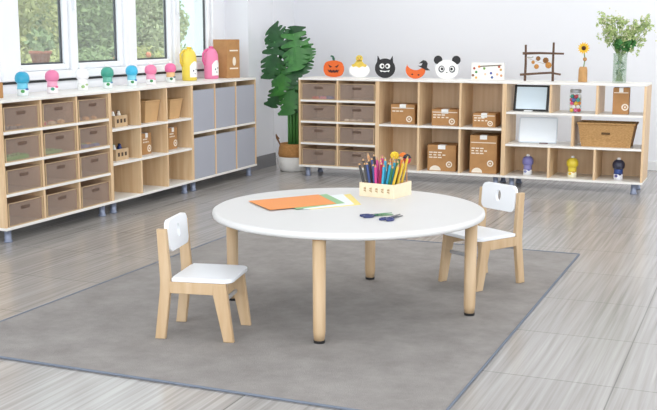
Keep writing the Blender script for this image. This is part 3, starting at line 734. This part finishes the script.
# ------------------------------------------------------------------ round table
TX, TY, TR, TZ = -1.782, 4.500, .643, .495
t = thing('round_table', 'low round white children\'s table with four wooden legs on the rug', 'table', (TX, TY, RG))
prof = [(TR-.012, TZ-.032-RG), (TR-.003, TZ-.027-RG), (TR, TZ-.016-RG), (TR-.003, TZ-.005-RG), (TR-.012, TZ-RG)]
tb = new(); lathe(tb, prof, 96); tob = obj('tabletop', tb, mat('table_white', 'D9D9D8', .4), t)
for p in tob.data.polygons: p.use_smooth = len(p.vertices) == 4
for x, y in ((-1.686, 3.925), (-1.209, 4.598), (-1.889, 5.089), (-2.362, 4.418)):
    q = lathe(new(), [(.023, .012), (.027, .05), (.029, TZ-.033-RG)], 24); bmesh.ops.translate(q, vec=(x-TX, y-TY, 0), verts=q.verts)
    lgo = obj('leg', q, birch, t, True)
    q = lathe(new(), [(.024, 0), (.025, .012)], 20); bmesh.ops.translate(q, vec=(x-TX, y-TY, 0), verts=q.verts); obj('foot_pad', q, black, lgo)
    q = lathe(new(), [(.032, TZ-.040-RG), (.034, TZ-.0325-RG)], 20); bmesh.ops.translate(q, vec=(x-TX, y-TY, 0), verts=q.verts); obj('collar', q, mat('collar_wood', 'A9865C', .6), lgo)
TS = TZ+.0003

# ---- sheets of paper fanned on the table
def sheet(label, pts, z, col, i):
    b = prism(new(), pts, 0, .0016)
    o = obj('paper_sheet', b, mat('paper_'+col, col, .7)); 
    c = (sum(p[0] for p in pts)/len(pts), sum(p[1] for p in pts)/len(pts))
    for v in o.data.vertices: v.co.x -= c[0]; v.co.y -= c[1]
    o.location = (*c, z)
    tag(o, label, 'paper', 'coloured paper sheets fanned on the table')
sheet('yellow paper sheet at the bottom of the fan', [(-2.06, 4.60), (-1.925, 4.887), (-1.755, 4.60), (-1.93, 4.38)], TS, 'EFDC86', 0)
sheet('white paper sheet between the yellow and green sheets', [(-2.10, 4.58), (-1.955, 4.855), (-1.785, 4.585), (-1.95, 4.36)], TS+.0018, 'EAF1F2', 1)
sheet('pale green paper sheet under the orange sheet', [(-2.16, 4.55), (-2.026, 4.814), (-1.838, 4.592), (-1.98, 4.34)], TS+.0036, '93BE8E', 2)
sheet('orange paper sheet on top of the fan', [(-2.289, 4.454), (-2.054, 4.772), (-1.864, 4.548), (-2.08, 4.267)], TS+.0054, 'E99652', 3)

# ---- pencil box
PB = (-1.747, 4.925); pa = -.172
t = thing('pencil_box', 'pale wooden pencil box full of coloured pencils on the table', 'box', (*PB, TS), pa)
w_, d_, h_, k_ = .200, .185, .070, .006
b = new(); box(b, -w_/2, w_/2, -d_/2, d_/2, 0, k_)
box(b, -w_/2, w_/2, -d_/2, -d_/2+k_, k_, h_, .001); box(b, -w_/2, w_/2, d_/2-k_, d_/2, k_, h_, .001); box(b, -w_/2, -w_/2+k_, -d_/2+k_, d_/2-k_, k_, h_); box(b, w_/2-k_, w_/2, -d_/2+k_, d_/2-k_, k_, h_)
obj('box_body', b, mat('pale_wood', 'F0DEC0', .55, noise=.06, nscale=(20, 20, 20)), t)
q = new()
for k in range(5):
    x = -.068+k*.034
    prism(q, ell(x, .042, .008, .005, 8), -d_/2-.001, -d_/2, 'y'); prism(q, [(x-.009, .03), (x-.004, .036), (x+.009, .028), (x+.003, .026)], -d_/2-.001, -d_/2, 'y')
    box(q, x+.004, x+.0055, -d_/2-.001, -d_/2, .022, .050)
obj('engraved_figures', q, mat('engraved_brown', 'B59A72', .7), t)
ca, sa = math.cos(pa), math.sin(pa)
pens = []
names = {'1F1E20': 'black', '27407A': 'navy blue', 'D0408A': 'pink', 'B02A44': 'red', '35A5C8': 'sky blue', '2C6A3C': 'dark green', 'DDB83A': 'yellow', 'C98F5A': 'natural wood', '6A4A9A': 'violet', 'E07A30': 'orange'}
front = ['1F1E20', '1F1E20', '27407A', '27407A', 'D0408A', 'B02A44', '35A5C8', '35A5C8', '2C6A3C', 'DDB83A']
mid = ['1F1E20', '1F1E20', '27407A', 'D0408A', 'D0408A', '35A5C8', '1F1E20', '35A5C8', '2C6A3C', 'DDB83A']
back = ['C98F5A', '1F1E20', '6A4A9A', 'D0408A', 'C98F5A', 'E07A30', 'C98F5A', '2C6A3C', 'E07A30', 'DDB83A']
for row, (lst, yy) in enumerate(((front, -.074), (mid, -.030), (back, .016))):
    for k, c in enumerate(lst):
        fx = (k+.5)/len(lst)*2-1
        pens.append((fx*.074, yy+(.005 if k % 2 else -.005), fx*.126+R.uniform(-.003, .003), yy*1.05+.004+(.007 if k % 2 else -.007), R.uniform(.165, .185)+(.012*row), c))
for bx_, by_, tx_, ty_, ht, c in pens:
    b0 = Vector((bx_, by_, k_+.002)); t0 = Vector((tx_, ty_, ht)); d = (t0-b0).normalized(); ln_ = (t0-b0).length
    o = bpy.data.objects.new('coloured_pencil', None); COL.objects.link(o); o.empty_display_size = .02
    wp = Vector((PB[0]+b0.x*ca-b0.y*sa, PB[1]+b0.x*sa+b0.y*ca, TS+b0.z)); wdn = Vector((d.x*ca-d.y*sa, d.x*sa+d.y*ca, d.z))
    o.location = wp; o.rotation_euler = wdn.to_track_quat('Z', 'Y').to_euler()
    nm = names[c]
    tag(o, nm+' pencil standing in the wooden pencil box on the table', 'pencil', nm+' pencils in the pencil box')
    rr = .0066
    obj('shaft', lathe(new(), [(rr, 0), (rr, ln_-.016)], 6), mat('pencil_'+c, c, .4), o)
    obj('sharpened_cone', lathe(new(), [(rr, ln_-.016), (.0022, ln_-.006)], 8), mat('pencil_wood', 'C9A070', .6), o)
    obj('tip', lathe(new(), [(.0022, ln_-.006), (.0006, ln_)], 6), mat('pencil_'+c, c, .4), o)
def topper(label, x, y, z, col, kind):
    wx, wy = PB[0]+x*ca-y*sa, PB[1]+x*sa+y*ca
    o = thing('topper_stick', label, 'stick', (wx, wy, TS+k_+.0004))
    obj('stick', tube(new(), [(0, 0, 0), (0, 0, z-.015)], .003, 6), mat('stick_wood', 'C98F5A', .6), o)
    q = new()
    if kind == 'flower':
        for k in range(8):
            a = 2*PI*k/8; ball(q, (.016*math.cos(a), -.004, z+.012*math.sin(a)), .0095, 1, .7, 1, 8)
        ball(q, (0, -.008, z), .009)
        obj('flower_head', q, mat('topper_'+col, col, .7), o, True)
    else:
        ball(q, (0, 0, z), .02); obj('ball_head', q, mat('topper_'+col, col, .7), o, True)
        q = new(); lathe(q, [(.022, z+.010), (.020, z+.016), (.013, z+.026), (.004, z+.03)], 14); obj('cap', q, mat('topper_cap_'+kind, kind, .7), o, True)
topper('yellow flower topper on a stick in the pencil box', .01, .078, .19, 'E8C63A', 'flower')
topper('cream ball topper with orange cap on a stick in the pencil box', .055, .082, .178, 'E8C8A0', 'E07A30')
topper('red ball topper with dark cap on a stick in the pencil box', .084, .070, .172, 'C03A48', '2A2C34')

# ---- scissors
def scissors(label, loc, rz, hcol, bcol, k=1.):
    t = thing('scissors', label, 'scissors', loc, rz, 'children\'s scissors on the table')
    for sg in (-1, 1):
        q = new(); c = Vector((-.032*k, sg*.018*k, .0049))
        pts = [c+Vector((.022*k*math.cos(a), .012*k*math.sin(a), 0)) for a in [2*PI*j/16 for j in range(17)]]
        tube(q, pts, .0048, 6); tube(q, [(-.012*k, sg*.010*k, .005), (.022*k, -sg*.003, .006+.001*sg)], .005, 6)
        obj('handle', q, mat('scissor_'+hcol, hcol, .4), t, True)
        q = prism(new(), [(.0, -.008*k), (.0, .008*k), (.06*k, .010*k), (.098*k, .003), (.09*k, -.003), (.05*k, -.006*k)], .005+.0025*sg, .0073+.0025*sg)
        bmesh.ops.rotate(q, cent=(0, 0, 0), matrix=Matrix.Rotation(sg*.07, 3, 'Z'), verts=q.verts)
        obj('blade', q, mat('scissor_'+bcol, bcol, .35, metal=.2), t)
    obj('pivot', lathe(new(), [(.004, .0098), (.004, .0115)], 10), mat('pivot_grey', 'B0B0B0', .3, metal=.8), t)
scissors('child scissors with green blades and navy handles, left of the pair', (-1.590, 4.322, TS), .80, '303A6A', '4E8E58', 1.02)
scissors('child scissors with grey blades and navy handles, right of the pair', (-1.495, 4.285, TS), 1.35, '343C72', '6C7078', 1.0)

# ------------------------------------------------------------------ chairs
def make_chair():
    t = thing('kid_chair', '', 'chair', (0, 0, 0), 0, 'small white and birch chairs at the table')
    W2, TH = .148, .026
    for sg in (-1, 1):
        y0, y1 = (sg*W2, sg*(W2-TH)) if sg < 0 else (W2-TH, W2)
        y0, y1 = min(y0, y1), max(y0, y1)
        # rear leg that turns into the back post
        rear = [(-.182, 0), (-.137, 0), (-.108, .215), (-.105, .262), (-.122, .482), (-.163, .482), (-.153, .262), (-.155, .215)]
        obj('leg', prism(new(), rear, y0, y1, 'y', .003), birch, t)
        frontl = [(.126, 0), (.170, 0), (.146, .200), (.140, .255), (.085, .255), (.082, .205)]
        obj('leg', prism(new(), frontl, y0, y1, 'y', .003), birch, t)
        rail = [(-.112, .255), (-.110, .205), (.082, .205), (.090, .255)]
        obj('side_rail', prism(new(), rail, y0, y1, 'y', .002), birch, t)
    st = mat('seat_white', 'EEF1F5', .35)
    seat = [(-.104, -.120), (-.104, .120)] + [(.165-.045+.045*math.cos(a), .146-.045+.045*math.sin(a)) for a in [PI/2-PI/2*k/6 for k in range(7)]] + [(.165-.045+.045*math.cos(a), -.146+.045+.045*math.sin(a)) for a in [-PI/2*k/6 for k in range(7)]]
    seat = [(-.104, -.120), (-.104, .120), (-.10, .120), (-.10, .146)]+seat[2:]+[(-.10, -.146), (-.10, -.120)]
    obj('seat', prism(new(), seat, .2555, .274, 'z', .003), st, t)
    # backrest: arched board with oval hand hole, leaning with the posts
    n = 48; hw_, r_ = .1215, .032; zb0, zb1 = .378, .515
    out = rrect(-hw_, hw_, zb0, zb1, r_, 11)
    hc = (0, .455); 
    # start both loops at the same direction
    b = bmesh.new(); xa = lambda z: -.120-(z-.262)*.075
    def loop(pts, dx): return [b.verts.new((xa(z)+dx, y, z)) for y, z in pts]
    ang = lambda p: math.atan2(p[1]-hc[1], p[0]-hc[0])
    dense = []
    for p, q in zip(out, out[1:]+out[:1]):
        m_ = max(1, int(math.hypot(q[0]-p[0], q[1]-p[1])/.008))
        dense += [(p[0]+(q[0]-p[0])*j/m_, p[1]+(q[1]-p[1])*j/m_) for j in range(m_)]
    out = sorted([p for i, p in enumerate(dense) if math.hypot(p[0]-dense[i-1][0], p[1]-dense[i-1][1]) > 1e-5], key=ang)
    hole = []
    for p in out:
        a = ang(p); rr = 1/math.sqrt((math.cos(a)/.019)**2+(math.sin(a)/.030)**2); hole.append((hc[0]+rr*math.cos(a), hc[1]+rr*math.sin(a)))
    fo, fi, bo, bi = loop(out, .019), loop(hole, .019), loop(out, 0), loop(hole, 0); N_ = len(out)
    for k in range(N_):
        j = (k+1) % N_
        b.faces.new((fo[k], fo[j], fi[j], fi[k])); b.faces.new((bo[j], bo[k], bi[k], bi[j]))
        b.faces.new((fo[j], fo[k], bo[k], bo[j])); b.faces.new((fi[k], fi[j], bi[j], bi[k]))
    obj('backrest', b, st, t)
    bar = mat('stretcher_grey', 'B9BDC4', .35, metal=.4)
    obj('stretcher', box(new(), .098, .112, -.124, .124, .150, .168, .003), bar, t)
    obj('stretcher', box(new(), -.140, -.126, -.124, .124, .178, .196, .003), bar, t)
    return t
ch = make_chair()
ch.location = (-2.217, 3.885, RG); ch.rotation_euler = (0, 0, .20)
ch['label'] = 'small white and birch chair at the left of the table, seen from the side'
dup(ch, (-1.325, 5.255, RG), math.radians(239), 'small white and birch chair behind the right side of the table, turned to the camera')

# ------------------------------------------------------------------ light
w = bpy.data.worlds.new('world'); sc.world = w; w.use_nodes = True
bg = w.node_tree.nodes['Background']; bg.inputs[0].default_value = (.93, .97, 1.0, 1); bg.inputs[1].default_value = 2.3
def area(name, loc, rot, sx, sy, e, col=(1, 1, 1)):
    l = bpy.data.lights.new(name, 'AREA'); l.shape = 'RECTANGLE'; l.size = sx; l.size_y = sy; l.energy = e; l.color = col
    o = bpy.data.objects.new(name, l); COL.objects.link(o); o.location = loc; o.rotation_euler = rot
for x, y, e in [(-2.9, 3.4, 4), (-.4, 3.4, 4), (-3.2, 6.7, 22), (-.8, 7.0, 18), (1.5, 6.9, 18), (-3.1, 9.3, 11), (-.6, 9.3, 11), (1.6, 9.2, 9)]:
    area('ceiling_fill', (x, y, WD-.02), (0, 0, 0), 1.4, 1.4, e, (1, .985, .96))  # unseen lights under the ceiling, added to brighten shelf fronts and back wall
sun = bpy.data.lights.new('sun', 'SUN'); sun.energy = 2.2; sun.angle = .03; sun.color = (1, .96, .86)
so = bpy.data.objects.new('sun', sun); COL.objects.link(so); so.rotation_euler = Vector((-.62, -.22, -.75)).to_track_quat('-Z', 'Y').to_euler()
area('side_fill', (2.97, 5.4, 1.5), (0, PI/2, 0), 1.8, 5.5, 80, (.96, .98, 1))  # added fill light for the left shelf fronts; this wall has no window
area('rear_fill', (-.6, -.75, 1.6), (PI/2, 0, 0), 5.5, 1.8, 105, (.96, .98, 1))  # added fill light across the open rear, lifts upright faces
sc.view_settings.view_transform = 'Standard'; sc.view_settings.look = 'None'; sc.view_settings.gamma = 1
sc.view_settings.exposure = .02
